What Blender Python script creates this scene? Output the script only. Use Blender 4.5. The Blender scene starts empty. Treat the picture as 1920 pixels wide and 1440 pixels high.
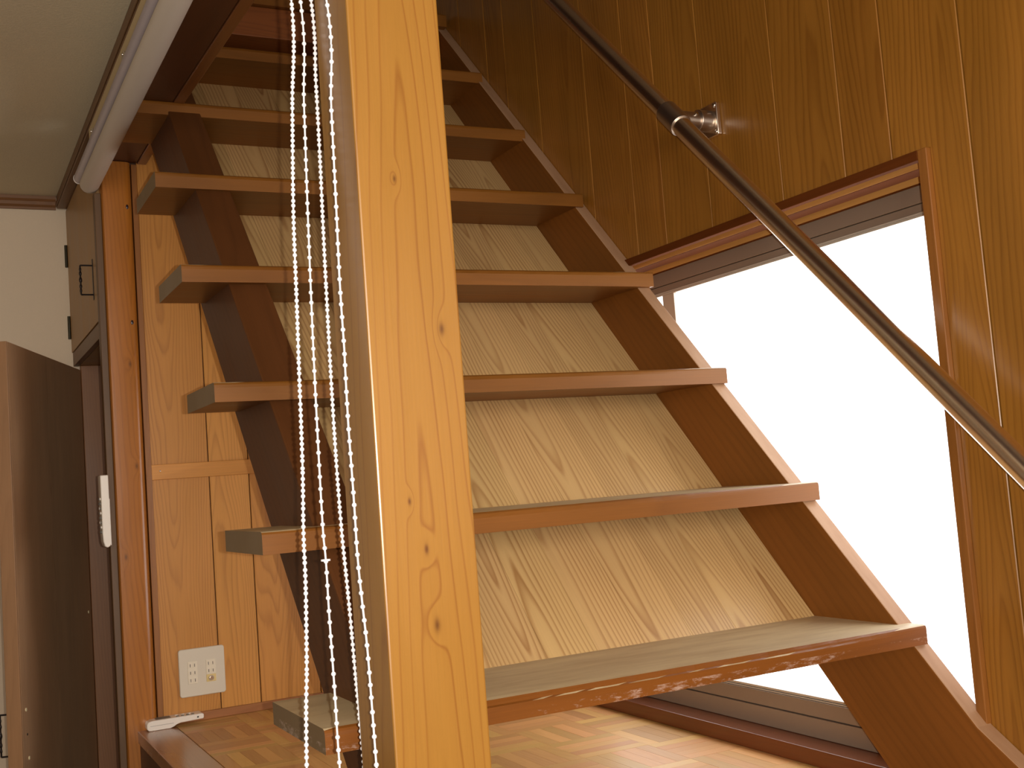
import bpy, bmesh, math, random
from mathutils import Vector, Matrix, Euler
random.seed(7)
sc = bpy.context.scene
COL = sc.collection

# ------------------------------------------------------------------ camera, light, exposure
CAM = Vector((-0.4051, -1.3452, 0.2800))
FW = Vector((0.45554, 0.88657, 0.08043)); RT = Vector((0.88970, -0.45034, -0.07509)); UP = Vector((0.03035, -0.10577, 0.99393))
cd = bpy.data.cameras.new('camera'); cam = bpy.data.objects.new('camera', cd); COL.objects.link(cam)
cd.sensor_width = 36.0; cd.lens = 36.0 * 2139.26 / 1920.0; cd.clip_start = 0.02; cd.clip_end = 60
m = Matrix((RT, UP, -FW)).transposed().to_4x4(); m.translation = CAM
cam.matrix_world = m; sc.camera = cam

sc.view_settings.view_transform = 'Standard'; sc.view_settings.look = 'None'
sc.view_settings.gamma = 1.0; sc.view_settings.use_curve_mapping = False
sc.view_settings.exposure = 0.0
try:
    sc.cycles.use_denoising = True
    sc.cycles.max_bounces = 8; sc.cycles.diffuse_bounces = 4; sc.cycles.glossy_bounces = 4
    sc.cycles.sample_clamp_indirect = 4.0
    sc.cycles.caustics_reflective = False; sc.cycles.caustics_refractive = False
except Exception: pass

w = bpy.data.worlds.new('world'); sc.world = w; w.use_nodes = True
w.node_tree.nodes['Background'].inputs[0].default_value = (0.85, 0.93, 1.0, 1)
w.node_tree.nodes['Background'].inputs[1].default_value = 0.0

def lamp(name, kind, loc, energy, color=(1, 1, 1), aim=None, **kw):
    l = bpy.data.lights.new(name, kind); l.energy = energy; l.color = color
    for k, v in kw.items(): setattr(l, k, v)
    o = bpy.data.objects.new(name, l); COL.objects.link(o); o.location = loc
    if aim is not None:
        o.rotation_euler = (Vector(aim) - Vector(loc)).to_track_quat('-Z', 'Y').to_euler()
    return o
FL = CAM + RT * 0.030 + UP * 0.004
lamp('camera_flash', 'SPOT', FL, 70, (1.0, 0.94, 0.84), aim=FL + FW * 2 - UP * 0.15, shadow_soft_size=0.004, spot_size=math.radians(150), spot_blend=1.0)
# soft fill light added behind the photographer to brighten the whole view
lamp('room_fill', 'AREA', (-0.7, -3.6, 0.75), 92, (1.0, 0.94, 0.85), aim=(0.1, 0.8, 0.25), shape='RECTANGLE', size=2.2, size_y=1.4)

# ------------------------------------------------------------------ materials
def L(c):
    return tuple((x / 255 / 12.92 if x / 255 <= 0.04045 else ((x / 255 + 0.055) / 1.055) ** 2.4) for x in c) + (1.0,)
class NT:
    def __init__(s, name):
        s.m = bpy.data.materials.new(name); s.m.use_nodes = True; s.t = s.m.node_tree
        s.bsdf = s.t.nodes['Principled BSDF']
    def n(s, typ, **kw):
        nd = s.t.nodes.new(typ)
        for k, v in kw.items(): setattr(nd, k, v)
        return nd
    def l(s, a, b): s.t.links.new(a, b)
    def val(s, inp, v):
        if hasattr(v, 'links') or isinstance(v, bpy.types.NodeSocket): s.l(v, inp)
        else: inp.default_value = v
    def math(s, op, a, b=0.0, c=None, clamp=False):
        nd = s.n('ShaderNodeMath', operation=op); nd.use_clamp = clamp
        s.val(nd.inputs[0], a); s.val(nd.inputs[1], b)
        if c is not None: s.val(nd.inputs[2], c)
        return nd.outputs[0]
    def noise(s, vec, scale, detail=3, rough=.5):
        nd = s.n('ShaderNodeTexNoise'); s.l(vec, nd.inputs['Vector'])
        nd.inputs['Scale'].default_value = scale; nd.inputs['Detail'].default_value = detail; nd.inputs['Roughness'].default_value = rough
        return nd.outputs['Fac']
    def mapv(s, vec, scale=(1, 1, 1), rot=(0, 0, 0), loc=(0, 0, 0)):
        nd = s.n('ShaderNodeMapping'); s.l(vec, nd.inputs['Vector'])
        nd.inputs['Scale'].default_value = scale; nd.inputs['Rotation'].default_value = rot; nd.inputs['Location'].default_value = loc
        return nd.outputs[0]
    def mix(s, f, a, b, mode='MIX'):
        nd = s.n('ShaderNodeMix', data_type='RGBA', blend_type=mode)
        s.val(nd.inputs[0], f); s.val(nd.inputs[6], a); s.val(nd.inputs[7], b)
        return nd.outputs[2]
SLOPE = math.atan2(0.2322, 0.2292)
AX = {'Z': (0, 0, 0), 'X': (0, math.radians(-90), 0), 'Y': (math.radians(90), 0, 0), 'S': (math.radians(90) - SLOPE, 0, 0)}
def wood(name, light, dark, axis='Z', freq=150, tilt=0.05, strength=0.6, rough=0.4, coat=0.25, warp=0.012,
         x0=0.03, depth=0.03, vary=0.12, fibre=0.25, knots=(), blot=0.25, hue=0.002, bump=0.05, wear_lit=None, wear_lit_z=.6, end=None, ramp3=(.12, .55, .90), scuff=None, spec=.5):
    """solid timber: growth rings around a pith near the piece, cut by its faces; fibres along the grain"""
    N = NT(name)
    tc = N.n('ShaderNodeTexCoord'); oi = N.n('ShaderNodeObjectInfo')
    p = N.mapv(tc.outputs['Object'], rot=AX[axis])
    rnd = oi.outputs['Random']
    r1 = N.math('FRACT', N.math('MULTIPLY', rnd, 7.31)); r2 = N.math('FRACT', N.math('MULTIPLY', rnd, 13.77)); r3 = N.math('FRACT', N.math('MULTIPLY', rnd, 29.3))
    sp = N.n('ShaderNodeSeparateXYZ'); N.l(p, sp.inputs[0]); X, Y, Z = sp.outputs
    shift = N.n('ShaderNodeCombineXYZ'); N.l(N.math('MULTIPLY', r1, 9.0), shift.inputs[0]); N.l(N.math('MULTIPLY', r2, 9.0), shift.inputs[1]); N.l(N.math('MULTIPLY', r3, 9.0), shift.inputs[2])
    ad = N.n('ShaderNodeVectorMath', operation='ADD'); N.l(p, ad.inputs[0]); N.l(shift.outputs[0], ad.inputs[1]); ps = ad.outputs[0]
    cx = N.math('MULTIPLY', N.math('SUBTRACT', r1, 0.5), 2 * x0)
    cy = N.math('ADD', N.math('MULTIPLY', r2, depth), depth * .6)
    dx = N.math('SUBTRACT', X, cx); dy = N.math('ADD', Y, cy)
    wob = N.math('MULTIPLY', N.math('SUBTRACT', N.noise(N.mapv(ps, (9, 9, 1.6)), 1.0, 2, .5), .5), warp * 4)
    wob2 = N.math('MULTIPLY', N.math('SUBTRACT', N.noise(N.mapv(ps, (40, 40, 5)), 1.0, 2, .5), .5), warp * .35)
    r = N.math('SQRT', N.math('ADD', N.math('MULTIPLY', dx, dx), N.math('MULTIPLY', dy, dy)))
    sgn = N.math('SUBTRACT', N.math('MULTIPLY', N.math('GREATER_THAN', r3, .5), 2.0), 1.0)
    r = N.math('ADD', r, N.math('MULTIPLY', N.math('MULTIPLY', Z, tilt), sgn))
    r = N.math('ADD', r, N.math('ADD', wob, wob2))
    kd = None
    for (kx, kz, ks) in knots:
        ex = N.math('MULTIPLY', N.math('SUBTRACT', X, kx), 1 / ks); ez = N.math('MULTIPLY', N.math('SUBTRACT', Z, kz), .45 / ks)
        d2 = N.math('ADD', N.math('MULTIPLY', ex, ex), N.math('MULTIPLY', ez, ez))
        g = N.math('POWER', 2.718, N.math('MULTIPLY', d2, -.12))
        r = N.math('ADD', r, N.math('MULTIPLY', g, 0.016))
        k = N.math('POWER', 2.718, N.math('MULTIPLY', d2, -1.3))
        kd = k if kd is None else N.math('MAXIMUM', kd, k)
    ph = N.math('FRACT', N.math('MULTIPLY', r, freq))
    ramp = N.n('ShaderNodeValToRGB'); N.l(ph, ramp.inputs[0])
    e = ramp.color_ramp.elements; e[0].position = 0.0; e[0].color = (0.25, .25, .25, 1); e[1].position = 1.0; e[1].color = (0.35, .35, .35, 1)
    a = ramp.color_ramp.elements.new(ramp3[0]); a.color = (0, 0, 0, 1)
    a = ramp.color_ramp.elements.new(ramp3[1]); a.color = (.12, .12, .12, 1)
    a = ramp.color_ramp.elements.new(ramp3[2]); a.color = (1, 1, 1, 1)
    mod = N.math('ADD', N.math('MULTIPLY', N.noise(N.mapv(ps, (22, 22, 1.2)), 1.0, 2), 1.1), .1)
    line = N.math('MULTIPLY', N.math('MULTIPLY', ramp.outputs[0], mod), strength, clamp=True)
    fib = N.noise(N.mapv(ps, (420, 420, 9)), 1.0, 3, .6)
    fibm = N.math('ADD', N.math('MULTIPLY', N.math('SUBTRACT', fib, .5), fibre), 1.0)
    big = N.noise(N.mapv(ps, (11, 11, 2.2)), 1.0, 3, .5)
    bl = N.math('MULTIPLY', N.math('SUBTRACT', big, .5), blot * 2)
    tone = N.math('ADD', N.math('ADD', 1.0, bl), N.math('MULTIPLY', N.math('SUBTRACT', r2, .5), vary * 2))
    c = N.mix(line, L(light), L(dark))
    if kd is not None: c = N.mix(N.math('MULTIPLY', kd, .8), c, L(tuple(v * .72 for v in dark)))
    gr = N.n('ShaderNodeCombineColor'); v = N.math('MULTIPLY', fibm, tone)
    for i in range(3): N.l(v, gr.inputs[i])
    c = N.mix(1.0, c, gr.outputs[0], 'MULTIPLY')
    hs = N.n('ShaderNodeHueSaturation'); N.l(c, hs.inputs['Color'])
    N.l(N.math('ADD', N.math('MULTIPLY', N.math('SUBTRACT', r3, .5), hue * 2), .5), hs.inputs['Hue'])
    c = hs.outputs[0]
    rg = N.math('ADD', N.math('MULTIPLY', N.math('SUBTRACT', big, .5), .25), rough)
    if wear_lit:
        # upward faces rubbed greyer; on treads the colour also carries painted window light
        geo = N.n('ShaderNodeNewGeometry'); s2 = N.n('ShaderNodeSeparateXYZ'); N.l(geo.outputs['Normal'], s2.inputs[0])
        up = N.math('GREATER_THAN', s2.outputs[2], wear_lit_z)
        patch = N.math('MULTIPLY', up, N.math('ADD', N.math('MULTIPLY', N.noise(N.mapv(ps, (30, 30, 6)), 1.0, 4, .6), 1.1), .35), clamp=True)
        c = N.mix(patch, c, L(wear_lit))
    if end:
        # sawn end grain
        g2 = N.n('ShaderNodeTexCoord'); s3 = N.n('ShaderNodeSeparateXYZ'); N.l(g2.outputs['Normal'], s3.inputs[0])
        en = N.math('GREATER_THAN', N.math('ABSOLUTE', s3.outputs[0]), .7)
        c = N.mix(N.math('MULTIPLY', en, .85), c, L(end))
    if scuff:
        g3 = N.n('ShaderNodeTexCoord'); s4 = N.n('ShaderNodeSeparateXYZ'); N.l(g3.outputs['Object'], s4.inputs[0])
        lowz = N.math('LESS_THAN', s4.outputs[2], -.003)
        sn = N.noise(N.mapv(g3.outputs['Object'], (45, 60, 150)), 1.0, 5, .75); sb = N.noise(N.mapv(g3.outputs['Object'], (5, 5, 5)), 1.0, 1)
        sm = N.math('MULTIPLY', N.math('SUBTRACT', N.math('ADD', sn, N.math('MULTIPLY', sb, .5)), .80), 6.0, clamp=True)
        c = N.mix(N.math('MULTIPLY', N.math('MULTIPLY', sm, lowz), .6), c, L(scuff))
    N.l(c, N.bsdf.inputs['Base Color']); N.l(rg, N.bsdf.inputs['Roughness'])
    N.bsdf.inputs['Specular IOR Level'].default_value = spec; N.bsdf.inputs['Coat Weight'].default_value = coat; N.bsdf.inputs['Coat Roughness'].default_value = 0.22
    bp = N.n('ShaderNodeBump'); bp.inputs['Strength'].default_value = bump; bp.inputs['Distance'].default_value = .002
    N.l(N.math('ADD', line, fib), bp.inputs['Height']); N.l(bp.outputs[0], N.bsdf.inputs['Normal'])
    return N.m
def plain(name, col, rough=.5, metal=0, coat=0, noise=0, scale=200, bump=0, spec=.5):
    N = NT(name); N.bsdf.inputs['Roughness'].default_value = rough; N.bsdf.inputs['Metallic'].default_value = metal
    N.bsdf.inputs['Coat Weight'].default_value = coat; N.bsdf.inputs['Specular IOR Level'].default_value = spec
    if noise:
        tc = N.n('ShaderNodeTexCoord'); f = N.noise(tc.outputs['Object'], scale, 3)
        v = N.math('ADD', N.math('MULTIPLY', N.math('SUBTRACT', f, .5), noise * 2), 1.0)
        g = N.n('ShaderNodeCombineColor')
        for i in range(3): N.l(v, g.inputs[i])
        N.l(N.mix(1.0, L(col), g.outputs[0], 'MULTIPLY'), N.bsdf.inputs['Base Color'])
        if bump:
            bp = N.n('ShaderNodeBump'); bp.inputs['Strength'].default_value = bump; bp.inputs['Distance'].default_value = .002
            N.l(f, bp.inputs['Height']); N.l(bp.outputs[0], N.bsdf.inputs['Normal'])
    else: N.bsdf.inputs['Base Color'].default_value = L(col)
    return N.m

M = {}
M['post'] = wood('post_cedar', (158, 110, 46), (118, 58, 16), 'Z', freq=78, tilt=.04, strength=.62, ramp3=(.05, .80, .93), rough=.33, coat=.5, x0=.012, depth=.03, warp=.009, vary=0, fibre=.16, blot=.14,
                 knots=((.0316, .189, .0036), (.0023, -.1287, .0038), (-.0196, .004, .0020), (-.0039, -.048, .0028), (-.012, .355, .0022)))
M['column'] = wood('column_stain', (166, 102, 36), (118, 66, 18), 'Z', freq=90, strength=.5, rough=.3, coat=.7, knots=((.012, .365, .004), (.016, .105, .004), (-.02, -.12, .004)), vary=0)
M['wallplank'] = wood('wall_plank', (155, 102, 36), (109, 61, 14), 'Z', freq=100, tilt=.04, strength=.62, rough=.36, coat=.35, x0=.05, depth=.04, warp=.016, vary=.05, blot=.3)
M['backplank'] = wood('back_plank', (194, 134, 60), (148, 92, 34), 'Z', freq=150, tilt=.04, strength=.62, rough=.42, coat=.2, x0=.05, depth=.04, warp=.018, vary=.06, blot=.15)
M['cedar'] = wood('cedar_board', (202, 166, 112), (144, 96, 50), 'S', freq=150, tilt=.028, strength=.95, rough=.45, coat=.15, x0=.045, depth=.028, warp=.007, vary=.05, fibre=.16, blot=.12)
TW = dict(freq=60, tilt=.03, strength=.35, rough=.48, coat=.1, vary=.05, blot=.25, wear_lit=(214, 192, 152), end=(122, 104, 74), spec=.35, wear_lit_z=.93)  # pale top colour: rubbed wood plus window light painted in
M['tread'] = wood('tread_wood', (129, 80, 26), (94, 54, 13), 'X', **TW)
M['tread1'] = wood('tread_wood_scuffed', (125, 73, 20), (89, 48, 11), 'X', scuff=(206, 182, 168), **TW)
M['stringer'] = wood('stringer_wood', (124, 73, 25), (91, 49, 13), 'S', freq=60, tilt=.03, strength=.35, rough=.5, coat=.08, spec=.3, vary=.0, blot=.3, wear_lit=(180, 142, 110), wear_lit_z=.5)
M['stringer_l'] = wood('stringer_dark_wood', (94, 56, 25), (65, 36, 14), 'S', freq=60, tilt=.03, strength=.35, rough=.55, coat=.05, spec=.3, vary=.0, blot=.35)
M['beam'] = wood('beam_wood', (78, 39, 12), (53, 26, 7), 'Y', freq=80, strength=.4, rough=.5, coat=.15, vary=.0)
M['beamx'] = wood('header_wood', (144, 80, 32), (98, 50, 18), 'X', freq=110, strength=.5, rough=.5, coat=.1, vary=.0)
M['trimz'] = wood('trim_wood_z', (144, 90, 36), (112, 64, 22), 'Z', freq=90, strength=.4, rough=.4, coat=.3, vary=.03)
M['trimy'] = wood('trim_wood_y', (116, 67, 26), (88, 46, 18), 'Y', freq=90, strength=.4, rough=.4, coat=.3, vary=.03)
M['trimx'] = wood('trim_wood_x', (150, 96, 52), (118, 70, 34), 'X', freq=90, strength=.4, rough=.4, coat=.3, vary=.03)
M['groove'] = wood('track_wood', (211, 155, 86), (185, 127, 63), 'Y', freq=90, strength=.3, rough=.45, coat=.2, vary=.0)
M['batten'] = wood('batten_wood', (200, 138, 62), (170, 108, 42), 'X', freq=90, strength=.3, rough=.4, coat=.3, vary=.0)
M['lintel'] = wood('lintel_wood', (112, 78, 44), (84, 54, 28), 'Y', freq=90, strength=.35, rough=.5, coat=.1, vary=.0)
M['moulding'] = wood('moulding_wood', (124, 84, 50), (88, 56, 32), 'X', freq=260, strength=.5, rough=.5, coat=.1, vary=.0)
M['cup'] = wood('cupboard_veneer', (164, 128, 78), (138, 104, 60), 'Z', freq=260, strength=.3, rough=.5, coat=.1, vary=.0, fibre=.3)
M['darkdoor'] = wood('dark_veneer', (190, 150, 112), (152, 114, 80), 'Z', freq=160, strength=.5, rough=.45, coat=.15, vary=.0, fibre=.4, tilt=.01)
M['redboard'] = wood('red_board', (138, 92, 54), (108, 68, 38), 'Z', freq=120, strength=.4, rough=.5, coat=.1, vary=.0)
M['dooredge'] = wood('door_edge_wood', (150, 108, 70), (122, 84, 50), 'Z', freq=120, strength=.3, rough=.5, coat=.1, vary=.0)
M['parX'] = wood('parquet_x', (206, 158, 96), (176, 124, 66), 'X', freq=120, strength=.25, rough=.5, coat=.12, vary=.17, blot=.06, hue=.012, fibre=.2)
M['parY'] = wood('parquet_y', (206, 158, 96), (176, 124, 66), 'Y', freq=120, strength=.25, rough=.5, coat=.12, vary=.17, blot=.06, hue=.012, fibre=.2)
M['nosing'] = wood('floor_edge', (152, 98, 50), (120, 70, 34), 'Y', freq=80, strength=.35, rough=.28, coat=.6, vary=.0)
M['lip'] = wood('track_lip_wood', (96, 50, 18), (72, 36, 12), 'Y', freq=90, strength=.3, rough=.75, spec=.05, coat=.0, vary=.0)
M['sill'] = wood('sill_wood', (104, 54, 24), (80, 38, 18), 'Y', freq=90, strength=.3, rough=.3, coat=.4, vary=.0, bump=0, spec=.3)
M['jamb'] = wood('jamb_wood', (92, 62, 30), (70, 44, 18), 'Z', freq=90, strength=.4, rough=.5, coat=.1, vary=.0)
M['riser'] = plain('floor_riser', (84, 50, 24), .5, noise=.1)
M['back_groove'] = plain('groove_dark', (70, 42, 18), .7)
M['right_groove'] = plain('groove_grey', (100, 84, 68), .7)
M['ceil'] = plain('ceiling_paper', (212, 200, 170), .9, noise=.10, scale=260, bump=.4)
M['plaster'] = plain('wall_paper', (216, 198, 174), .9, noise=.03, scale=300, bump=.2)
M['alu'] = plain('aluminium_frame', (158, 140, 124), .42, metal=.35)
M['alu_l'] = plain('aluminium_light', (206, 196, 182), .35, metal=.3)
M['steel'] = plain('stainless_steel', (244, 230, 214), .25, metal=1.0)
M['steelb'] = plain('brushed_steel', (190, 176, 164), .34, metal=1.0)
M['screw'] = plain('screw_steel', (220, 214, 206), .2, metal=1.0)
M['cream'] = plain('cream_board', (200, 180, 140), .6)
M['blind'] = plain('blind_fabric', (205, 194, 180), .75, noise=.02, scale=500)
M['tube'] = plain('blind_rail', (180, 172, 180), .35, metal=.2)
M['white'] = plain('white_plastic', (236, 228, 218), .35, coat=.3)
M['ivory'] = plain('ivory_plastic', (214, 205, 188), .4, coat=.2)
M['ivory2'] = plain('ivory_insert', (228, 218, 198), .4)
M['yellowed'] = plain('yellow_insert', (226, 202, 140), .4)
M['black'] = plain('slot_black', (24, 20, 16), .6)
M['grey'] = plain('button_grey', (120, 116, 108), .5)
M['iron'] = plain('black_iron', (38, 30, 28), .45, metal=.6)
M['hinge'] = plain('hinge_bronze', (52, 48, 34), .4, metal=.6)
M['cap'] = plain('screw_cap', (244, 230, 186), .5)
M['bead'] = plain('bead_white', (250, 248, 252), .4)
M['knot'] = plain('knot_dark', (44, 26, 30), .35, coat=.5)
N = NT('frosted_pane'); N.bsdf.inputs['Base Color'].default_value = (.9, .95, 1, 1); N.bsdf.inputs['Roughness'].default_value = .6
N.bsdf.inputs['Emission Color'].default_value = (0.97, 0.99, 1.0, 1); N.bsdf.inputs['Emission Strength'].default_value = 2.9
M['pane'] = N.m

# ------------------------------------------------------------------ mesh helpers
ORG = {}
class MB:
    def __init__(s): s.bm = bmesh.new()
    def box(s, x0, x1, y0, y1, z0, z1):
        r = bmesh.ops.create_cube(s.bm, size=1.0)
        for v in r['verts']:
            v.co = Vector(((x0 + x1) / 2 + v.co.x * (x1 - x0), (y0 + y1) / 2 + v.co.y * (y1 - y0), (z0 + z1) / 2 + v.co.z * (z1 - z0)))
        return s
    def obox(s, o, ux, uy, uz, a, b, c):       # box with corner o and edge directions
        vs = [s.bm.verts.new(Vector(o) + Vector(ux) * (a * i) + Vector(uy) * (b * j) + Vector(uz) * (c * k)) for i in (0, 1) for j in (0, 1) for k in (0, 1)]
        for f in ((0, 1, 3, 2), (4, 6, 7, 5), (0, 4, 5, 1), (2, 3, 7, 6), (0, 2, 6, 4), (1, 5, 7, 3)): s.bm.faces.new([vs[i] for i in f])
        return s
    def prism(s, poly, axis, a, b):            # poly in the two other axes, extruded a..b along axis
        def P(u, v, t): return {'X': (t, u, v), 'Y': (u, t, v), 'Z': (u, v, t)}[axis]
        A = [s.bm.verts.new(P(u, v, a)) for u, v in poly]; B = [s.bm.verts.new(P(u, v, b)) for u, v in poly]
        s.bm.faces.new(A); s.bm.faces.new(B[::-1])
        n = len(poly)
        for i in range(n): s.bm.faces.new((A[i], B[i], B[(i + 1) % n], A[(i + 1) % n]))
        return s
    def cyl(s, p0, p1, r, n=24, r2=None, caps=True):
        p0 = Vector(p0); p1 = Vector(p1); d = p1 - p0
        mt = Matrix.Translation((p0 + p1) / 2) @ d.to_track_quat('Z', 'Y').to_matrix().to_4x4()
        bmesh.ops.create_cone(s.bm, cap_ends=caps, segments=n, radius1=r, radius2=r if r2 is None else r2, depth=d.length, matrix=mt)
        return s
    def sph(s, c, r, u=12, v=8, sc3=(1, 1, 1)):
        bmesh.ops.create_uvsphere(s.bm, u_segments=u, v_segments=v, radius=r, matrix=Matrix.Translation(c) @ Matrix.Diagonal((*sc3, 1)))
        return s
    def tube(s, pts, r, n=8):
        pts = [Vector(p) for p in pts]; rings = []
        for i, p in enumerate(pts):
            d = (pts[min(i + 1, len(pts) - 1)] - pts[max(i - 1, 0)]).normalized()
            q = d.to_track_quat('Z', 'Y')
            rings.append([s.bm.verts.new(p + q @ Vector((math.cos(t * 2 * math.pi / n) * r, math.sin(t * 2 * math.pi / n) * r, 0))) for t in range(n)])
        for a, b in zip(rings, rings[1:]):
            for t in range(n): s.bm.faces.new((a[t], a[(t + 1) % n], b[(t + 1) % n], b[t]))
        s.bm.faces.new(rings[0][::-1]); s.bm.faces.new(rings[-1])
        return s
    def build(s, name, mat, parent=None, bevel=0, smooth=False, seg=2):
        bmesh.ops.recalc_face_normals(s.bm, faces=s.bm.faces)
        lo = Vector([min(v.co[i] for v in s.bm.verts) for i in range(3)]); hi = Vector([max(v.co[i] for v in s.bm.verts) for i in range(3)])
        c = (lo + hi) / 2
        for v in s.bm.verts: v.co -= c
        me = bpy.data.meshes.new(name); s.bm.to_mesh(me); s.bm.free()
        me.materials.append(mat)
        if smooth:
            for p in me.polygons: p.use_smooth = True
            me.set_sharp_from_angle(angle=math.radians(40))
        o = bpy.data.objects.new(name, me); COL.objects.link(o); ORG[o.name] = c.copy()
        if parent is not None: o.parent = parent; o.location = c - ORG[parent.name]
        else: o.location = c
        if bevel:
            b = o.modifiers.new('bevel', 'BEVEL'); b.width = bevel; b.segments = seg; b.limit_method = 'ANGLE'
        return o
def box(name, mat, b, parent=None, bevel=0, **k): return MB().box(*b).build(name, mat, parent, bevel, **k)
def empty(name, loc):
    o = bpy.data.objects.new(name, None); COL.objects.link(o); o.location = loc; o.empty_display_size = .05; ORG[o.name] = Vector(loc); return o
def tag(o, label=None, cat=None, group=None, kind=None):
    if label: o['label'] = label
    if cat: o['category'] = cat
    if group: o['group'] = group
    if kind: o['kind'] = kind
    return o
def struct(o, label=None, cat=None): return tag(o, label, cat, kind='structure')

# ------------------------------------------------------------------ numbers of the place
ZF = -0.277; YW = 1.680; XW = 0.999; ZLOW = -0.62
G, R_, = 0.2292, 0.2322
KY = G / R_
ZTOP = 2.55

# ------------------------------------------------------------------ the setting
# raised floor with basket-weave parquet and its edge board
fl = empty('floor', (0.5, 0.7, ZF)); struct(fl, 'raised parquet floor of small wood strips under the open staircase', 'floor')
box('floor_base', M['riser'], (0.034, XW + .02, -0.35, YW + .03, ZLOW, ZF - .010), fl)
MB().box(0.030, 0.120, -0.352, YW, ZF - .030, ZF).build('edge_board', M['nosing'], fl, .0025)
S = 0.148; n = 5; wst = S / n; gap = .0006; th = .009
def strip_mesh(name, a, b, mat):
    bm = bmesh.new(); bmesh.ops.create_cube(bm, size=1)
    for v in bm.verts: v.co = Vector((v.co.x * (a - gap), v.co.y * (b - gap), v.co.z * th))
    me = bpy.data.meshes.new(name); bm.to_mesh(me); bm.free(); me.materials.append(mat); return me
mX = strip_mesh('strip_x', S, wst, M['parX']); mY = strip_mesh('strip_y', wst, S, M['parY'])
rest = MB()
for i in range(6):
    for j in range(14):
        x0 = 0.1206 + i * S; y1 = YW - .001 - j * S
        for k in range(n):
            if (i + j) % 2 == 0: cx, cy, me, sx, sy = x0 + S / 2, y1 - (k + .5) * wst, mX, S, wst
            else: cx, cy, me, sx, sy = x0 + (k + .5) * wst, y1 - S / 2, mY, wst, S
            if j < 10:
                o = bpy.data.objects.new('parquet_strip', me); COL.objects.link(o); o.parent = fl
                o.location = Vector((cx, cy, ZF - th / 2 - .0002 + random.uniform(-.0001, .0001))) - ORG[fl.name]
            elif cy - sy / 2 > -.352:
                rest.box(cx - sx / 2 + gap / 2, cx + sx / 2 - gap / 2, cy - sy / 2 + gap / 2, cy + sy / 2 - gap / 2, ZF - th, ZF)
tag(rest.build('parquet_rest', M['parX'], fl), kind='stuff')
struct(box('floor', M['riser'], (-2.6, 0.030, -3.9, 2.42, ZLOW - .05, ZLOW)), 'dark lower floor left of the raised parquet', 'floor')
struct(box('floor', M['riser'], (0.034, 2.0, -3.9, -0.354, ZLOW - .05, ZLOW)), 'dark lower floor in front of the staircase', 'floor')

# right wall of vertical boards, cut around the low window
WY0, WY1, WZ0, WZ1 = -0.098, 1.22, ZF, 0.742
wr = empty('wall_right', (XW, 0.5, ZF)); struct(wr, 'right wall of varnished vertical wooden boards with the low window', 'wall')
gy = [-3.9]
ys = [1.285, 1.118, .895, .729, .619, .460, .246, .086, -.020, -.175]
lst = ys[::-1]
pat = [.213, .160, .107, .155]; y = -.175; low = []
k = 0
while y > -3.7: y -= pat[k % 4]; low.append(y); k += 1
up = []; y = 1.285; k = 0
for d in (.107, .160, .215, .166, .107, .160): y += d; up.append(y)
G_ALL = low[::-1] + lst + up
hg = .0012
back = MB()
back.box(XW + .006, XW + .02, -3.9, WY0, ZLOW, ZTOP).box(XW + .006, XW + .02, WY0, WY1, WZ1, ZTOP).box(XW + .006, XW + .02, WY1, 2.5, ZLOW, ZTOP)
back.build('board_backing', M['right_groove'], wr)
for a, b in zip(G_ALL, G_ALL[1:]):
    a += hg; b -= hg
    if b <= WY0 or a >= WY1: poly = [(a, ZLOW), (b, ZLOW), (b, ZTOP), (a, ZTOP)]
    elif a >= WY0 and b <= WY1: poly = [(a, WZ1), (b, WZ1), (b, ZTOP), (a, ZTOP)]
    elif a < WY0: poly = [(a, ZLOW), (WY0, ZLOW), (WY0, WZ1), (b, WZ1), (b, ZTOP), (a, ZTOP)]
    else: poly = [(a, WZ1), (WY1, WZ1), (WY1, ZLOW), (b, ZLOW), (b, ZTOP), (a, ZTOP)]
    MB().prism(poly, 'X', XW, XW + .006).build('wall_board', M['wallplank'], wr, .0011, seg=1)
# back wall of boards
wb = empty('wall_back', (0.5, YW, ZF)); struct(wb, 'back panelling of vertical wooden boards behind the stair with the socket plate', 'wall')
box('board_backing', M['back_groove'], (0.0805, XW, YW + .006, YW + .03, ZF, 1.40), wb)
gx = [.0955, .2415, .3455, .507, .722, .882, .9985]
for i, (a, b) in enumerate(zip(gx, gx[1:])):
    MB().box(a + .0012, b - .0012, YW, YW + .0058, ZF, 1.40).build('wall_board', M['backplank'], wb, .0008, seg=1)
struct(box('baseboard_back', M['trimx'], (0.0955, .99, YW - .009, YW - .0002, ZF, ZF + .021), bevel=.0015), 'low wooden baseboard under the back panelling', 'baseboard')
struct(box('trim_1', M['trimz'], (0.0812, .0952, YW - .012, YW + .02, ZF, 1.160), bevel=.0012), 'thin vertical wooden trim between corner post and back panelling', 'trim')
# walls of the left room
struct(box('wall_far', M['plaster'], (-2.6, 0.30, 2.42, 2.47, ZLOW, 1.30)), 'off-white papered wall of the room on the left', 'wall')
struct(box('wall_left', M['plaster'], (-2.65, -2.6, -3.9, 2.47, ZLOW, 1.30)), 'off-white papered side wall of the left room', 'wall')
struct(box('wall_front', M['plaster'], (-2.65, XW, -3.95, -3.9, ZLOW, ZTOP)), 'off-white wall behind the photographer', 'wall')
struct(box('ceiling', M['ceil'], (-2.6, -0.0295, -3.9, 2.4195, 1.2576, 1.30)), 'grey-beige papered ceiling of the left room', 'ceiling')
struct(box('ceiling', M['ceil'], (-0.05, XW + .02, -3.9, 2.5, ZTOP, ZTOP + .04)), 'ceiling high over the stairwell', 'ceiling')
struct(box('wall_upper', M['lintel'], (-0.05, -0.03, -3.9, 2.5, 1.30, ZTOP)), 'wall over the lintel along the stairwell', 'wall')
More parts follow.
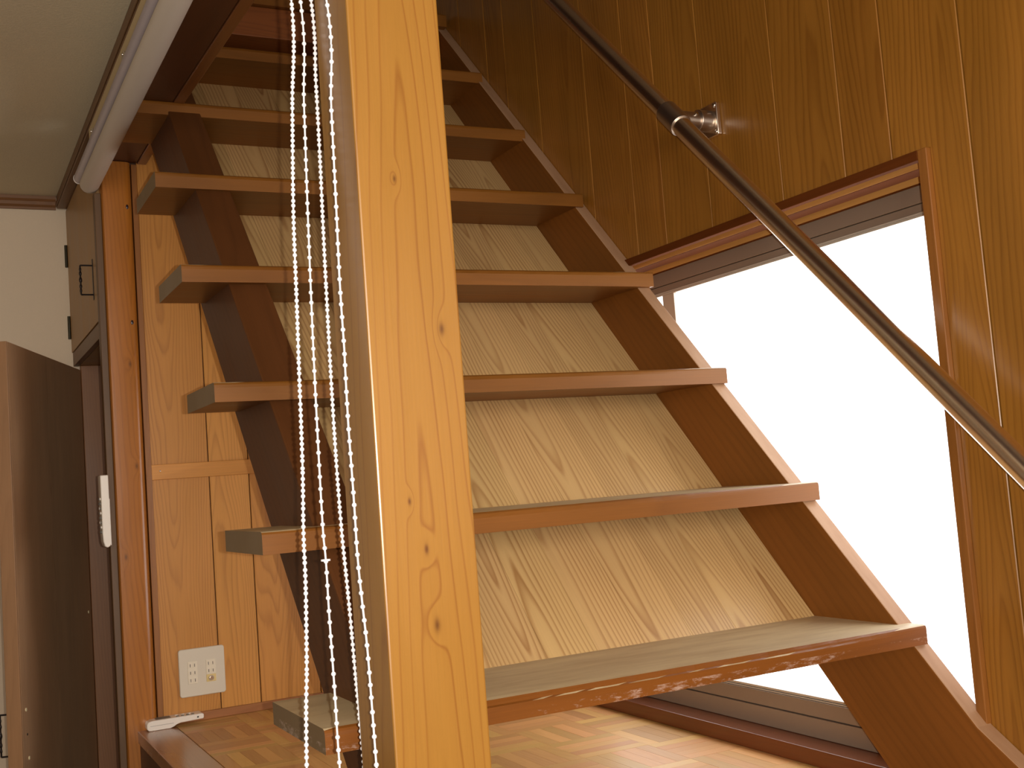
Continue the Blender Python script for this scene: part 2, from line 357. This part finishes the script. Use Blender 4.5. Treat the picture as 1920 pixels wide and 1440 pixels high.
struct(box('wall_upper', M['plaster'], (-0.05, XW, 2.3, 2.34, 1.48, ZTOP)), 'wall at the upper end of the stairwell', 'wall')
mo = MB().prism([(2.419, 1.257), (2.396, 1.257), (2.396, 1.247), (2.402, 1.240), (2.402, 1.230), (2.410, 1.224), (2.410, 1.2175), (2.419, 1.2175)], 'X', -2.6, -0.0315)
struct(mo.build('trim_2', M['moulding']), 'brown profiled moulding between off-white wall and ceiling', 'trim')
li = empty('lintel', (0, 1, 1.22)); tag(li, 'long brown lintel board along the left ceiling edge', 'lintel')
box('lintel_board', M['lintel'], (-0.030, .0115, -3.8, 2.40, 1.2185, 1.2575), li, .002)
box('lintel_lip', M['lintel'], (-0.0335, -.0302, -3.8, 2.40, 1.2235, 1.2365), li, .001)

# ------------------------------------------------------------------ window
wd = empty('window_1', (XW, .37, ZF)); struct(wd, 'low frosted window beside the stairs, glaring white with daylight', 'window')
MB().box(XW - .010, XW + .022, WY0, WY0 + .018, ZF + .031, WZ1).build('jamb', M['trimz'], wd, .0015)
MB().box(XW + .022, XW + .14, WY0, WY0 + .018, ZF + .031, WZ1).build('reveal', M['trimz'], wd)
MB().box(XW - .002, XW + .14, WY1 - .018, WY1, ZF + .031, WZ1).build('jamb', M['trimz'], wd, .0015)
MB().box(XW - .010, XW + .004, WY0 + .018, WY1 - .018, WZ1 - .0165, WZ1).build('head_casing', M['lip'], wd, .001)
MB().box(XW + .004, XW + .145, WY0 + .018, WY1 - .018, WZ1 - .0015, WZ1).build('head_board', M['lip'], wd)
MB().box(XW + .0370, XW + .076, WY0 + .018, WY1 - .018, WZ1 - .0165, WZ1 - .0016).build('track_lip', M['lip'], wd, .0006)
MB().box(XW + .0360, XW + .0369, WY0 + .018, WY1 - .018, WZ1 - .0155, WZ1 - .0016).build('track_face', M['groove'], wd)
MB().box(XW + .1090, XW + .113, WY0 + .018, WY1 - .018, WZ1 - .0205, WZ1 - .0016).build('track_lip', M['lip'], wd, .0006)
MB().box(XW + .1080, XW + .1089, WY0 + .018, WY1 - .018, WZ1 - .0180, WZ1 - .0016).build('track_face', M['groove'], wd)
fr = MB(); X1 = XW + .114
fr.box(X1, X1 + .02, WY0 + .018, WY1 - .018, .6925, WZ1 - .0016)
fr.box(X1 + .004, X1 + .02, WY0 + .018, WY1 - .018, .6775, .6915)
fr.build('head_frame', M['alu'], wd, .0008)
MB().box(X1 + .001, X1 + .02, WY0 + .018, WY1 - .018, .6740, .6768).box(X1 + .002, X1 + .02, WY0 + .018, WY1 - .018, .6690, .6735).build('sash_bead', M['alu_l'], wd, .0005)
MB().box(X1 + .002, X1 + .02, .775, .820, -.19, .669).build('stile', M['alu_l'], wd, .001)
fb = MB(); XB = XW + .044
fb.box(XB, X1 + .02, WY0 + .018, WY1 - .018, ZF + .0315, -.2095)
fb.box(XB + .004, X1 + .02, WY0 + .018, WY1 - .018, -.2080, -.1795)
fb.build('bottom_frame', M['alu'], wd, .0008)
MB().box(XB + .006, X1 + .02, WY0 + .018, WY1 - .018, -.1788, -.1765).box(XB + .008, X1 + .02, WY0 + .018, WY1 - .018, -.1755, -.1710).build('sash_bead', M['alu_l'], wd, .0004)
MB().box(XW - .0135, XB + .02, WY0 + .0, WY1, ZF + .0005, ZF + .031).build('sill_board', M['sill'], wd, .0015)
box('pane', M['pane'], (X1 + .010, X1 + .013, WY0 + .018, WY1 - .02, -.20, .68), wd)

# ------------------------------------------------------------------ staircase
TR = [(0.0027, -.0030, .0024, .9907, .0301, .2340), (.2254, .2297, -.0021, .9975, .0320, .2222), (.4571, .4624, -.0046, .9980, .0317, .2150),
      (.6813, .6969, -.0008, .9980, .0323, .2233), (.9214, .9317, .0057, .9842, .0324, .2269), (1.1649, 1.1615, 0, .9764, .0317, .2210),
      (1.3895, 1.3928, .124, .9794, .0316, .2261), (1.606, 1.646, .124, .985, .0380, .2261)]
st = empty('staircase', (.5, 0, ZF)); tag(st, 'steep open wooden staircase with worn treads, climbing behind the square post', 'staircase')
def worn_tread(i, Y, Z, x0, x1, t, D):
    """a thick board whose front edge is rounded and slightly worn; rear reaches the cedar backing"""
    b = MB(); bm = b.bm; nx = 60; amp = .0022 if i == 0 else .0009
    prof = [(0.0, -t), (0.0, -.009), (0.0, -.004), (.0015, -.0012), (.006, 0.0), (.02, 0.0), (D, 0.0), (D, -t)]
    rows = []
    for s in range(nx + 1):
        x = x0 + (x1 - x0) * s / nx
        u = (x - (x0 + x1) / 2) / ((x1 - x0) / 2)
        wr_ = max(0, 1 - abs(u + .05) ** 3) * (amp + random.uniform(-.2, .6) * amp * .5)
        row = []
        for k, (dy, dz) in enumerate(prof):
            ex = wr_ * (1.6 if k in (2, 3) else .7 if k == 4 else 0)
            row.append(bm.verts.new((x, Y + dy + (ex if k in (2, 3, 4) else 0), Z + dz - (ex if k in (2, 3) else ex * .5))))
        rows.append(row)
    for a, c in zip(rows, rows[1:]):
        for k in range(len(prof)): bm.faces.new((a[k], a[(k + 1) % len(prof)], c[(k + 1) % len(prof)], c[k]))
    bm.faces.new(rows[0]); bm.faces.new(rows[-1][::-1])
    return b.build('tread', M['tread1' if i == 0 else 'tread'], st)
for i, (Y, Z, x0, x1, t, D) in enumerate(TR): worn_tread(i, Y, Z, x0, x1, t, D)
def fy(z): return .042 + KY * z
def line(y0, z): return y0 + KY * z
# left stringer, stops against the beam, its inner half runs on
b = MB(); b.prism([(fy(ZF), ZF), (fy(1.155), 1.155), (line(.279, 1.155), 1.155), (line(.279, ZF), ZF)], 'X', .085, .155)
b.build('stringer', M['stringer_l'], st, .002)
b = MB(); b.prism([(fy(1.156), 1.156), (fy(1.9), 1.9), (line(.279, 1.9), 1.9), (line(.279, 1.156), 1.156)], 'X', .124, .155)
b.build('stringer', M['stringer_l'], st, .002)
zk = -.143
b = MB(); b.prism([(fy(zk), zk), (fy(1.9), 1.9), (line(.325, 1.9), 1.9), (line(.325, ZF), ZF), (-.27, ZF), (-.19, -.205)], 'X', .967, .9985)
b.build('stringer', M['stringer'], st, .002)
bd = [.1555, .248, .337, .432, .521, .612, .706, .795, .883, .9665]
for a, c in zip(bd, bd[1:]):
    MB().prism([(line(.236, -.0331), -.0331), (line(.236, 1.50), 1.50), (line(.25, 1.50), 1.50), (line(.25, -.0331), -.0331)], 'X', a + .0002, c - .0002).build('backing_board', M['cedar'], st, .0004, seg=1)
hb = box('header_beam', M['beamx'], (.123, .966, 1.622, 1.735, 1.522, 1.6075), bevel=.002)
tag(hb, 'reddish-brown horizontal beam closing the stair under its top tread', 'beam')

# ------------------------------------------------------------------ posts and beams
po = box('wooden_post', M['post'], (.0125, .1212, -.2068, -.0985, ZLOW, 1.135), bevel=.0022)
tag(po, 'big square varnished cedar post standing in front of the stairs', 'post')
cp = empty('corner_post', (.05, 1.67, ZLOW)); tag(cp, 'reddish-brown glossy corner post left of the back panelling', 'post')
b = MB(); poly = []
for (cx, cy, a0) in ((.067, 1.680, -90),):
    pass
poly = [(.0045, 1.75), (.0045, 1.664), (.0075, 1.660)] + [(.061 + .019 * math.sin(math.radians(a)), 1.678 - .018 * math.cos(math.radians(a))) for a in range(0, 91, 15)] + [(.080, 1.75)]
b.prism(poly, 'Z', ZLOW, 1.1635); b.build('shaft', M['column'], cp, smooth=True)
box('jamb_strip', M['jamb'], (-.013, .0035, 1.668, 1.698, ZLOW, 1.080), cp, .0015)
for (x, z, r) in ((.064, .744, .0052), (.0655, 1.045, .0050), (.034, .320, .0034), (.033, .158, .0030)):
    MB().sph((x, 1.6615, z), r, 14, 10, (.8, .45, 1.3)).build('knot', M['knot'], cp, smooth=True)
bm_ = empty('ceiling_beam', (.06, .7, 1.2)); tag(bm_, 'dark reddish beam running overhead from the corner post to the front post', 'beam')
BZ = ((-.6, 1.100), (.547, 1.138), (1.144, 1.160), (1.679, 1.1655))
MB().prism([*BZ, (1.679, 1.36), (-.6, 1.36)], 'X', .012, .0975).build('beam_body', M['beam'], bm_, .003)
MB().prism([*[(y, z - .002) for y, z in BZ], (1.679, 1.36), (-.6, 1.36)], 'X', .0978, .1218).build('side_board', M['trimy'], bm_, .002)

# ------------------------------------------------------------------ back wall fittings
bt = empty('wooden_batten', (.22, YW - .005, .36)); tag(bt, 'pale horizontal wooden batten nailed across the back panelling', 'batten')
box('batten_board', M['batten'], (.0955, .37, YW - .0105, YW - .0002, .339, .3775), bt, .001)
MB().sph((.1165, YW - .011, .361), .0022, 10, 6, (1, .5, 1)).build('nail_head', M['screw'], bt, smooth=True)

def rrect(x0, x1, z0, z1, r, n=5):
    out = []
    for cx, cz, a0 in ((x1 - r, z0 + r, -90), (x1 - r, z1 - r, 0), (x0 + r, z1 - r, 90), (x0 + r, z0 + r, 180)):
        for i in range(n + 1):
            a = math.radians(a0 + 90 * i / n); out.append((cx + r * math.cos(a), cz + r * math.sin(a)))
    return out
so = empty('wall_socket', (.196, YW, -.155)); tag(so, 'white double socket plate with a cable jack on the back panelling', 'socket')
ox, oz = .1385, -.0956
MB().prism(rrect(ox, ox + .116, oz - .12, oz, .007), 'Y', YW - .0075, YW - .0002).build('cover_plate', M['ivory'], so, .0025, smooth=True, seg=3)
YS = YW - .0078
for c, nm in ((0.0335, 3), (.0795, 2)):
    zt = oz - .032; zbm = oz - .088
    if nm == 3: z0 = zbm
    else: z0 = zt - .0375
    ins = MB().box(ox + c - .012, ox + c + .0125, YS - .001, YS + .001, z0, zt).build('socket_insert', M['ivory2'], so, .0008)
    for k in range(nm):
        zc = zt - .0095 - .0187 * k
        for dx in (-.0055, .0055):
            box('socket_face', M['ivory2'], (ox + c + dx - .0045, ox + c + dx + .0047, YS - .0018, YS - .0011, zc - .006, zc + .006), ins, .0004)
            box('slot', M['black'], (ox + c + dx - .0007, ox + c + dx + .0007, YS - .0021, YS - .0017, zc - .004, zc + .0035), ins)
c = .0795
ji = MB().box(ox + c - .012, ox + c + .0125, YS - .001, YS + .001, zbm, zt - .0377).build('jack_insert', M['yellowed'], so, .0008)
zc = (zbm + zt - .0377) / 2
MB().cyl((ox + c, YS - .001, zc), (ox + c, YS - .004, zc), .0066, 20).build('jack_ring', M['steelb'], ji, .0004, smooth=True)
MB().cyl((ox + c, YS - .004, zc), (ox + c, YS - .007, zc), .0042, 18).build('jack_barrel', M['screw'], ji, smooth=True)

# white remote lying on the floor edge
rm = empty('remote_control', (.12, 1.64, ZF)); tag(rm, 'white remote control lying on the parquet floor below the socket', 'remote control')
zt = ZF
poly = [(.048, zt + .006), (.052, zt + .001), (.058, zt + .0002), (.104, zt + .0002), (.112, zt + .003), (.120, zt + .0075), (.130, zt + .010), (.184, zt + .0115), (.1865, zt + .014), (.1865, zt + .0225), (.182, zt + .0245), (.060, zt + .0245), (.052, zt + .0225), (.048, zt + .017)]
MB().prism(poly, 'Y', 1.630, 1.676).build('remote_body', M['white'], rm, .003, smooth=True, seg=3)
box('seam_line', M['grey'], (.056, .112, 1.6294, 1.6299, zt + .0118, zt + .0124), rm)
for i in range(4):
    MB().cyl((.124 + i * .0125, 1.642, zt + .0245), (.124 + i * .0125, 1.642, zt + .0262), .0038, 14).build('button', M['grey'], rm, .0004, smooth=True)
for i in range(3):
    MB().cyl((.124 + i * .016, 1.660, zt + .0245), (.124 + i * .016, 1.660, zt + .0258), .0042, 14).build('button', M['white'], rm, .0004, smooth=True)
box('display', M['grey'], (.072, .108, 1.638, 1.668, zt + .0245, zt + .0250), rm)
MB().box(.1695, .1735, 1.6291, 1.6301, zt + .0158, zt + .0192).build('sensor_dot', M['black'], rm)

# white remote hanging on the corner post side
wrm = empty('wall_remote', (-.026, 1.62, .27)); tag(wrm, 'slim white remote hanging edge-on beside the corner post', 'remote control')
pl = [(-.0175, .358), (-.0365, .358), (-.0365, .215), (-.0355, .196), (-.032, .184), (-.026, .181), (-.020, .184), (-.0175, .192)]
MB().prism(pl, 'Y', 1.612, 1.656).build('remote_body', M['white'], wrm, .0022, smooth=True, seg=3)
box('wall_holder', M['white'], (-.0185, -.0162, 1.615, 1.668, .186, .30), wrm, .001)
for i in range(8):
    for j in range(2):
        MB().cyl((-.0365, 1.6215 + j * .016, .300 - i * .0115), (-.0392, 1.6215 + j * .016, .300 - i * .0115), .0033, 10).build('button', M['grey'] if (i + j) % 3 else M['white'], wrm, smooth=True)

# ------------------------------------------------------------------ left room: cupboard over the ajar dark door
cu = empty('wall_cupboard', (0.1, 2.05, .72)); tag(cu, 'olive-brown wall cupboard with iron pull, beyond the corner post', 'cupboard')
XC = -.003
box('carcass', M['cup'], (XC + .019, .28, 1.70, 2.415, .722, 1.215), cu)
dr = box('door', M['cup'], (XC, XC + .018, 1.705, 2.412, .765, 1.214), cu, .001)
box('bottom_rail', M['lintel'], (XC + .003, XC + .018, 1.705, 2.414, .722, .7635), cu, .001)
def pull(parent, cx, cy, z0, z1, out, mat, off=.028, dirv=Vector((-1, 0, 0)), along=None):
    b = MB(); base = Vector((cx, cy, 0))
    zt_, zb_ = z1, z0; p1 = base + Vector((0, 0, zt_)); p0 = base + Vector((0, 0, zb_))
    b.tube([p1 + dirv * .001, p1 + dirv * off], .0022, 8); b.tube([p0 + dirv * .001, p0 + dirv * off], .0022, 8)
    hgt = zt_ - zb_
    pts = [p0 + dirv * off + Vector((0, 0, hgt * t)) for t in (0, .05, .15, .3, .45, .5, .55, .7, .85, .95, 1)]
    b.tube(pts, .0022, 8)
    for t, r in ((.14, .0032), (.28, .0036), (.44, .0028), (.5, .0042), (.56, .0028), (.72, .0036), (.86, .0032)):
        b.sph(p0 + dirv * off + Vector((0, 0, hgt * t)), r, 10, 8, (1, 1, 2.0))
    return b.build('pull_handle', mat, parent, smooth=True)
pull(dr, XC, 1.835, .846, .925, None, M['iron'], off=.032)
box('handle_plate', M['iron'], (XC - .0015, XC, 1.829, 1.841, .832, .942), dr, .0005)
for z0, z1 in ((1.035, 1.105), (.808, .880)):
    MB().cyl((XC - .004, 2.4125, z0), (XC - .004, 2.4125, z1), .0045, 12).build('hinge', M['hinge'], cu, smooth=True)
jb = box('door_2', M['redboard'], (.0185, .30, 2.385, 2.4195, ZLOW, .7215), bevel=.002)
struct(jb, 'dark reddish board behind the ajar door under the wall cupboard', 'door frame')
# ajar dark door
H = Vector((.015, 2.375, 0)); dv = Vector((-.3456, -.9384, 0)); nv = Vector((-.9384, .3456, 0))
ad = empty('door_1', (.015, 2.375, ZLOW)); struct(ad, 'dark brown door ajar at the left edge, its inner face towards us', 'door')
TH = .034
MB().obox(H + Vector((0, 0, ZLOW + .012)), dv, nv, Vector((0, 0, 1)), .700, TH, .707 - ZLOW - .012).build('door_leaf', M['darkdoor'], ad, .001)
MB().obox(H + dv * .7003 + Vector((0, 0, ZLOW + .012)), dv, nv, Vector((0, 0, 1)), .006, TH, .707 - ZLOW - .012).build('edge_band', M['dooredge'], ad, .001)
for (al, z) in ((.668, -.198), (.657, -.316), (.03, -.03)):
    p = H + dv * al - nv * .0; 
    MB().cyl(p + Vector((0, 0, z)), p - nv * .0015 + Vector((0, 0, z)), .0045, 14).build('screw_cap', M['cap'], ad, smooth=True)
pk = H + dv * .664
MB().cyl(pk + Vector((0, 0, -.258)), pk - nv * .001 + Vector((0, 0, -.258)), .003, 12).build('lock_hole', M['black'], ad, smooth=True)
ph_ = H + dv * .672 + nv * TH
pull(ad, ph_.x, ph_.y, -.305, -.205, None, M['iron'], off=.026, dirv=nv)

# ------------------------------------------------------------------ roller blind and its chains
rb = empty('roller_blind', (-.02, .8, 1.11)); tag(rb, 'rolled-up white roller blind fixed along the overhead lintel', 'roller blind')
b = MB(); b.cyl((-.020, -.075, 1.107), (-.020, 1.690, 1.107), .0240, 40); b.build('fabric_roll', M['blind'], rb, .002, smooth=True)
b = MB(); b.cyl((-.0335, -.075, 1.1465), (-.0335, 1.780, 1.1465), .0138, 28); b.build('head_tube', M['tube'], rb, .001, smooth=True)
b = MB(); b.cyl((-.0335, 1.780, 1.1465), (-.0335, 1.784, 1.1465), .0145, 28); b.build('end_cap', M['white'], rb, smooth=True)
box('mounting_board', M['cream'], (-.029, .0115, -.10, 1.585, 1.150, 1.2183), rb, .001)
for yy in (.985, 1.50):
    box('bracket_clip', M['screw'], (-.033, -.0291, yy, yy + .03, 1.183, 1.196), rb, .001)
    MB().sph((-.0335, yy + .008, 1.190), .003, 10, 6).build('clip_screw', M['screw'], rb, smooth=True)
box('end_bracket', M['white'], (-.052, .006, -.079, -.0755, 1.075, 1.19), rb, .001)
MB().cyl((-.022, -.100, 1.107), (-.022, -.0795, 1.107), .020, 24).build('chain_wheel', M['white'], rb, .001, smooth=True)

CH = {1: [(-0.0088, -0.0788, 0.8598), (-0.0175, -0.0857, 0.7272), (-0.0262, -0.0931, 0.5986), (-0.0308, -0.1005, 0.4982), (-0.0344, -0.106, 0.4246), (-0.0399, -0.1152, 0.3109), (-0.0451, -0.1209, 0.2352), (-0.0478, -0.1261, 0.178), (-0.0539, -0.133, 0.0942), (-0.0582, -0.1362, 0.0505), (-0.0628, -0.1414, -0.0087)],
 2: [(-0.0007, -0.0883, 0.8569), (-0.0071, -0.0973, 0.7243), (-0.0135, -0.1066, 0.5958), (-0.0193, -0.1166, 0.4712), (-0.0232, -0.1246, 0.3804), (-0.0266, -0.133, 0.2918), (-0.0285, -0.1389, 0.2339), (-0.0285, -0.1424, 0.2053), (-0.0304, -0.1484, 0.1489), (-0.0324, -0.1574, 0.0717), (-0.034, -0.1624, 0.0285), (-0.035, -0.1669, -0.0089)],
 3: [(0.0151, -0.08, 0.8623), (0.0152, -0.0788, 0.7647), (0.0147, -0.0774, 0.6681), (0.0136, -0.0758, 0.5724), (0.0131, -0.0749, 0.5092), (0.0126, -0.0738, 0.415), (0.0128, -0.073, 0.3156), (0.014, -0.073, 0.2356), (0.0162, -0.0736, 0.1744), (0.0176, -0.0741, 0.1318), (0.019, -0.0744, 0.0773), (0.0224, -0.0755, -0.0365)],
 4: [(-0.0102, -0.2084, 0.8054), (-0.0127, -0.209, 0.687), (-0.0145, -0.2098, 0.5822), (-0.0162, -0.2105, 0.4962), (-0.0164, -0.2117, 0.4281), (-0.0175, -0.2127, 0.3552), (-0.0174, -0.2147, 0.2721), (-0.0178, -0.2159, 0.2119), (-0.0167, -0.2175, 0.1685), (-0.015, -0.2196, 0.1199), (-0.0145, -0.2214, 0.0613), (-0.0144, -0.2233, -0.002)]}
def smooth_path(P, step=.002):
    P = [Vector(p) for p in P]; out = []
    for i in range(len(P) - 1):
        p0, p1, p2, p3 = P[max(i - 1, 0)], P[i], P[i + 1], P[min(i + 2, len(P) - 1)]
        k = max(2, int((p2 - p1).length / step))
        for s in range(k):
            t = s / k
            out.append(.5 * ((2 * p1) + (p2 - p0) * t + (2 * p0 - 5 * p1 + 4 * p2 - p3) * t * t + (3 * p1 - p0 - 3 * p2 + p3) * t ** 3))
    out.append(P[-1]); return out
def chain(a, b, pitch, rbead, label, top_dense, hang, anchor):
    # one closed loop: down strand a, around below, up strand b, over the wheel
    A, B = CH[a], CH[b]
    ea = Vector(A[-1]) + Vector((0, 0, -hang)); eb = Vector(B[-1]) + Vector((0, 0, -hang)); low = (ea + eb) / 2 + Vector((0, 0, -.03))
    topA = Vector((anchor[0] - .012, anchor[1], 1.09)); topB = Vector((anchor[0] + .012, anchor[1], 1.09))
    pts = [topA] + [Vector(p) for p in A] + [ea, low, eb] + [Vector(p) for p in B][::-1] + [topB]
    path = smooth_path(pts)
    root = empty('bead_chain', path[0]); tag(root, label, 'chain', 'pull chains of the roller blind')
    MB().tube(path[::3] + [path[-1]], .0011, 6).build('cord', M['bead'], root, smooth=True)
    bm = bmesh.new(); acc = 0.0; last = path[0]; cnt = 0
    base = bmesh.new(); bmesh.ops.create_icosphere(base, subdivisions=2, radius=rbead); bv = [v.co.copy() for v in base.verts]; bf = [[v.index for v in f.verts] for f in base.faces]; base.free()
    vs, fs = [], []
    for p in path[1:]:
        acc += (p - last).length; last = p
        if acc >= pitch:
            acc -= pitch; o = len(vs); vs += [v + p for v in bv]; fs += [[o + i for i in f] for f in bf]; cnt += 1
    c = sum(vs, Vector()) / len(vs)
    me = bpy.data.meshes.new('beads'); me.from_pydata([v - c for v in vs], [], fs); me.materials.append(M['bead'])
    for p in me.polygons: p.use_smooth = True
    bm.free()
    o = bpy.data.objects.new('beads', me); COL.objects.link(o); o.parent = root; o.location = c - ORG[root.name]; o['kind'] = 'stuff'
    return root
c13 = chain(1, 3, .00655, .00262, 'dense white bead chain of the blind, its loop passing behind the square post', True, .03, (-.022, -.088))
c24 = chain(2, 4, .0131, .00262, 'white chain with widely spaced beads hanging in front of the square post', False, .03, (-.022, -.098))
MB().cyl((-.0287, -.1424, .2042), (-.0287, -.1424, .2062), .0052, 18).build('stop_disc', M['bead'], c24, smooth=True)

# ------------------------------------------------------------------ handrail
hr = empty('handrail', (.905, .423, .942)); tag(hr, 'glossy stainless steel handrail sloping along the right wall', 'handrail')
p0 = Vector((.905, .842, 1.361)); p1 = Vector((.905, -.280, .239)); d = (p1 - p0).normalized()
a_ = p0 - d * .60; b_ = p1 + d * .25
MB().cyl(a_, b_, .0190, 48).build('rail_pipe', M['steel'], hr, smooth=True)
cc = p0 + d * ((.431 - .842) / d.y)
b = MB(); b.cyl(cc - d * .031, cc + d * .031, .0222, 40); b.build('collar', M['steelb'], hr, .0015, smooth=True)
b = MB(); b.cyl(cc, (.962, cc.y, cc.z), .0165, 36); b.build('bracket_arm', M['steelb'], hr, smooth=True)
MB().cyl((.960, cc.y, cc.z), (.989, cc.y, cc.z), .0212, 36).build('bracket_socket', M['steelb'], hr, .0012, smooth=True)
MB().prism([(cc.y + dy, cc.z + dz) for dy, dz in rrect(-.027, .027, -.0335, .0335, .004)], 'X', .989, .9988).build('wall_plate', M['steel'], hr, .0015, smooth=True)
for dy in (-.0205, .0205):
    for dz in (-.0265, .0265):
        MB().sph((.9885, cc.y + dy, cc.z + dz), .0045, 12, 8, (.6, 1, 1)).build('screw', M['screw'], hr, smooth=True)
MB().cyl((.948, cc.y - .0150, cc.z + .006), (.948, cc.y - .0195, cc.z + .008), .003, 12).build('set_screw', M['screw'], hr, smooth=True)
